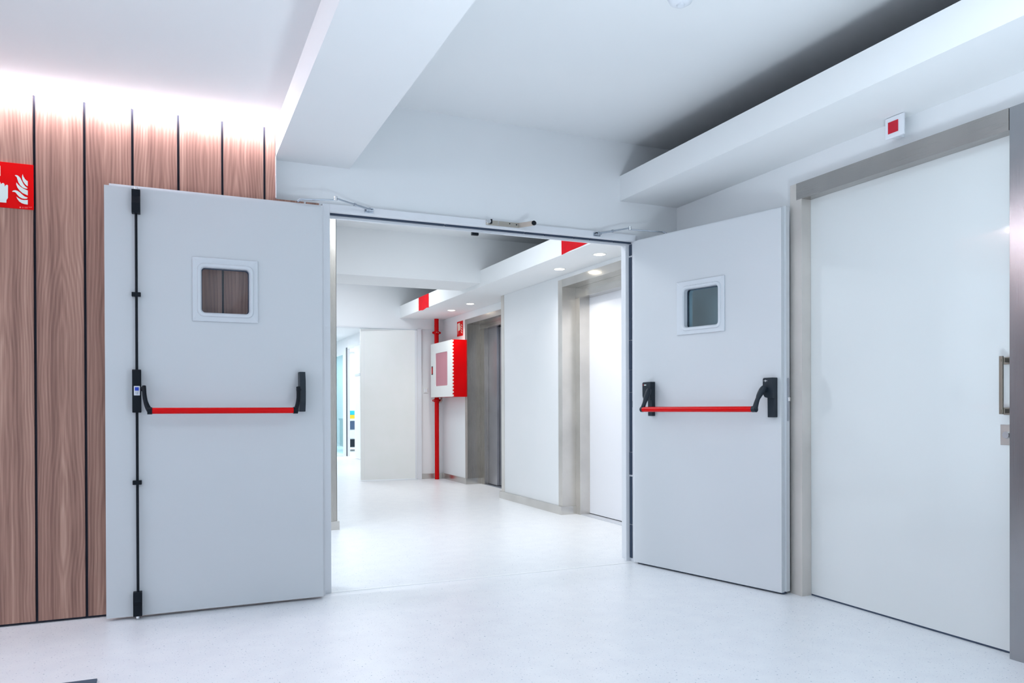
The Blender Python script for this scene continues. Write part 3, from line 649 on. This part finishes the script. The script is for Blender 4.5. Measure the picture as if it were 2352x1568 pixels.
b.tube([(c0[0], c0[1], c0[2]), (c0[0] + .012, c0[1], c0[2])], .29, 48).tube([(c0[0] + .012, c0[1], c0[2]), (c0[0] + .10, c0[1], c0[2])], .12, 32).tube([(c0[0] + .10, c0[1], c0[2]), (c0[0] + .112, c0[1], c0[2])], .29, 48)
b.build('hose_reel', RED, cb, smooth=True)
pp = tag(empty('fire_pipe', (3.397, 10.29, 0)), 'vertical red fire pipe running from floor through the hose cabinet to the bulkhead', 'pipe')
B().tube([(0, 0, 0), (0, 0, 1.146)], .031, 28).build('lower_pipe', RED, pp, smooth=True)
B().tube([(0, 0, 1.894), (0, 0, 2.249)], .031, 28).build('upper_pipe', RED, pp, smooth=True)
def clamp(z, name='pipe_clamp'):
    b = B().tube([(0, 0, z - .024), (0, 0, z - .015), (0, 0, z + .015), (0, 0, z + .024)], [.035, .043, .043, .035], 28)
    b.tube([(-.062, 0, z), (.062, 0, z)], .010, 10).box(-.058, -.010, z - .014, -.040, .010, z + .014).box(.040, -.010, z - .014, .058, .010, z + .014)
    return b.build(name, RED, pp, smooth=True)
clamp(2.055); clamp(1.105)
for (x, z) in ((-.012, 2.058), (.012, 2.052), (-.052, 1.105)): B().tube([(x, -.010 if x < -.02 else -.036, z), (x, -.048 if x > -.02 else -.03, z)], .006, 10).build('clamp_screw', BRASS, pp, smooth=True)
b = B().tube([(.058, -.03, 1.146), (.058, -.03, 1.110), (.045, -.03, 1.090), (.02, -.032, 1.084)], [.017, .020, .020, .016], 14)
b.build('drain_elbow', BRASS, pp, smooth=True, label='nickel drain elbow')
s2 = tag(empty('fire_hose_sign', (3.527, 9.69, 2.06)), 'small red fire hose sign with pale symbols on the wall above the hose cabinet', 'safety sign')
rbox(B(), s2, 3.5265, 9.575, 1.962, 3.5295, 9.800, 2.160).build('plate', REDM, s2)
def sp(pts, name): B().prism([rel(s2, (3.5264, y, z)) for y, z in pts], (-.0008, 0, 0)).build(name, mat('cream_print', (.85, .72, .60), .5) if 'cream_print' not in MATS else MATS['cream_print'], s2)
sp([(9.780, 2.135), (9.690, 2.142), (9.685, 2.105), (9.668, 2.105), (9.668, 2.055), (9.685, 2.040), (9.760, 2.035), (9.765, 1.990), (9.772, 1.990), (9.775, 2.050)], 'reel_print')
for i in range(4):
    zc = 2.105 - i * .032
    sp([(9.650, zc + .018), (9.630, zc + .010), (9.605, zc - .004), (9.598, zc - .018), (9.615, zc - .014), (9.640, zc - .002)], 'flame_print')
sw = tag(empty('light_switch', (3.278, 10.43, 1.25)), 'small white rocker switch plate left of the hose cabinet', 'light switch')
B().box(-.032, -.010, -.037, .032, 0, .037).build('plate', WHITEP, sw, bevel=.002); B().box(-.022, -.014, -.026, .022, -.010, .024).build('rocker', PVCW, sw, bevel=.002)

# ================================================================== FAR DOOR AND HALL
h = Vector((3.142, 10.385)); d = Vector((2.362, 10.470)) - h
d4 = tag(empty('door_4', (h.x, h.y, 0), math.atan2(d.y, d.x)), 'plain white leaf standing ajar in the doorway at the corridor end', 'door', kind='structure')
W4 = d.length
B().box(0, -.0, .012, W4, -.045, 2.088).build('leaf_panel', WHITEP, d4)
B().box(W4 - .052, .0002, .014, W4 - .050, .0012, 2.086).build('edge_bead', FRAMEW, d4)
B().box(W4 * .0 + .004, .0002, .014, .030, .004, 2.086).build('hinge_bead', FRAMEW, d4)
f4 = B().box(3.143, 10.388, 0, 3.206, 10.3995, 2.108).box(1.60, 10.388, 2.098, 3.150, 10.3995, 2.108)
tag(f4.build('door_frame', FRAMEW, bevel=.001), 'white frame of the far doorway at the corridor end', 'door frame')
# glazed partition
w1 = tag(empty('window_1', (3.34, 17.7, 0)), 'aqua-tinted glass partition in the hall beyond the far doorway', 'window', kind='structure')
rbox(B(), w1, 3.320, 16.30, .02, 3.326, 19.2, 2.119).build('window_pane', PANET, w1)
rbox(B(), w1, 3.30, 16.30, 0, 3.35, 19.2, .02).build('window_frame', FRAMEW, w1)
tag(B().box(3.292, 15.835, 0, 3.300, 15.940, 2.239).build('trim_post', mat('dark_grey_post', (.09, .10, .12), .5)), 'dark grey upright post beside the hall glass partition', 'post', kind='structure')
d5 = tag(empty('door_5', (3.33, 14.9, 0)), 'white hall door panel with a pale handle strip, left of the far leaf', 'door', kind='structure')
rbox(B(), d5, 3.302, 14.56, .02, 3.345, 15.17, 2.209).build('leaf_panel', WHITEP, d5)
rbox(B(), d5, 3.290, 14.65, 1.62, 3.3015, 15.10, 1.66).build('nameplate', mat('pale_grey_strip', (.62, .68, .74), .4), d5)
un = tag(empty('drawer_unit', (4.17, 18.02, 0)), 'white drawer unit in the room behind the hall doorway', 'cabinet')
B().box(-.5, -.5, .08, .6, .5, .70).build('carcass', WHITEP, un); B().box(-.52, -.52, .70, .62, .52, .745).build('worktop', PVCW, un)
B().box(-.49, -.512, .50, .59, -.5, .69).build('drawer', NAVY, un, label='dark blue drawer front'); B().box(-.49, -.512, .30, .59, -.5, .48).build('drawer', PVCW, un)
B().box(-.49, -.512, .10, .59, -.5, .28).build('drawer', CHAR, un, label='charcoal drawer front')
tag(B().box(3.70, 17.55, .746, 3.95, 17.8, .83).build('packet', YEL, bevel=.006), 'yellow packet lying on the white drawer unit, under the teal one', 'packet', 'packets on the drawer unit')
tag(B().box(3.72, 17.56, .831, 3.93, 17.78, .93).build('packet', TEAL, bevel=.006), 'teal packet on top of the yellow one', 'packet', 'packets on the drawer unit')
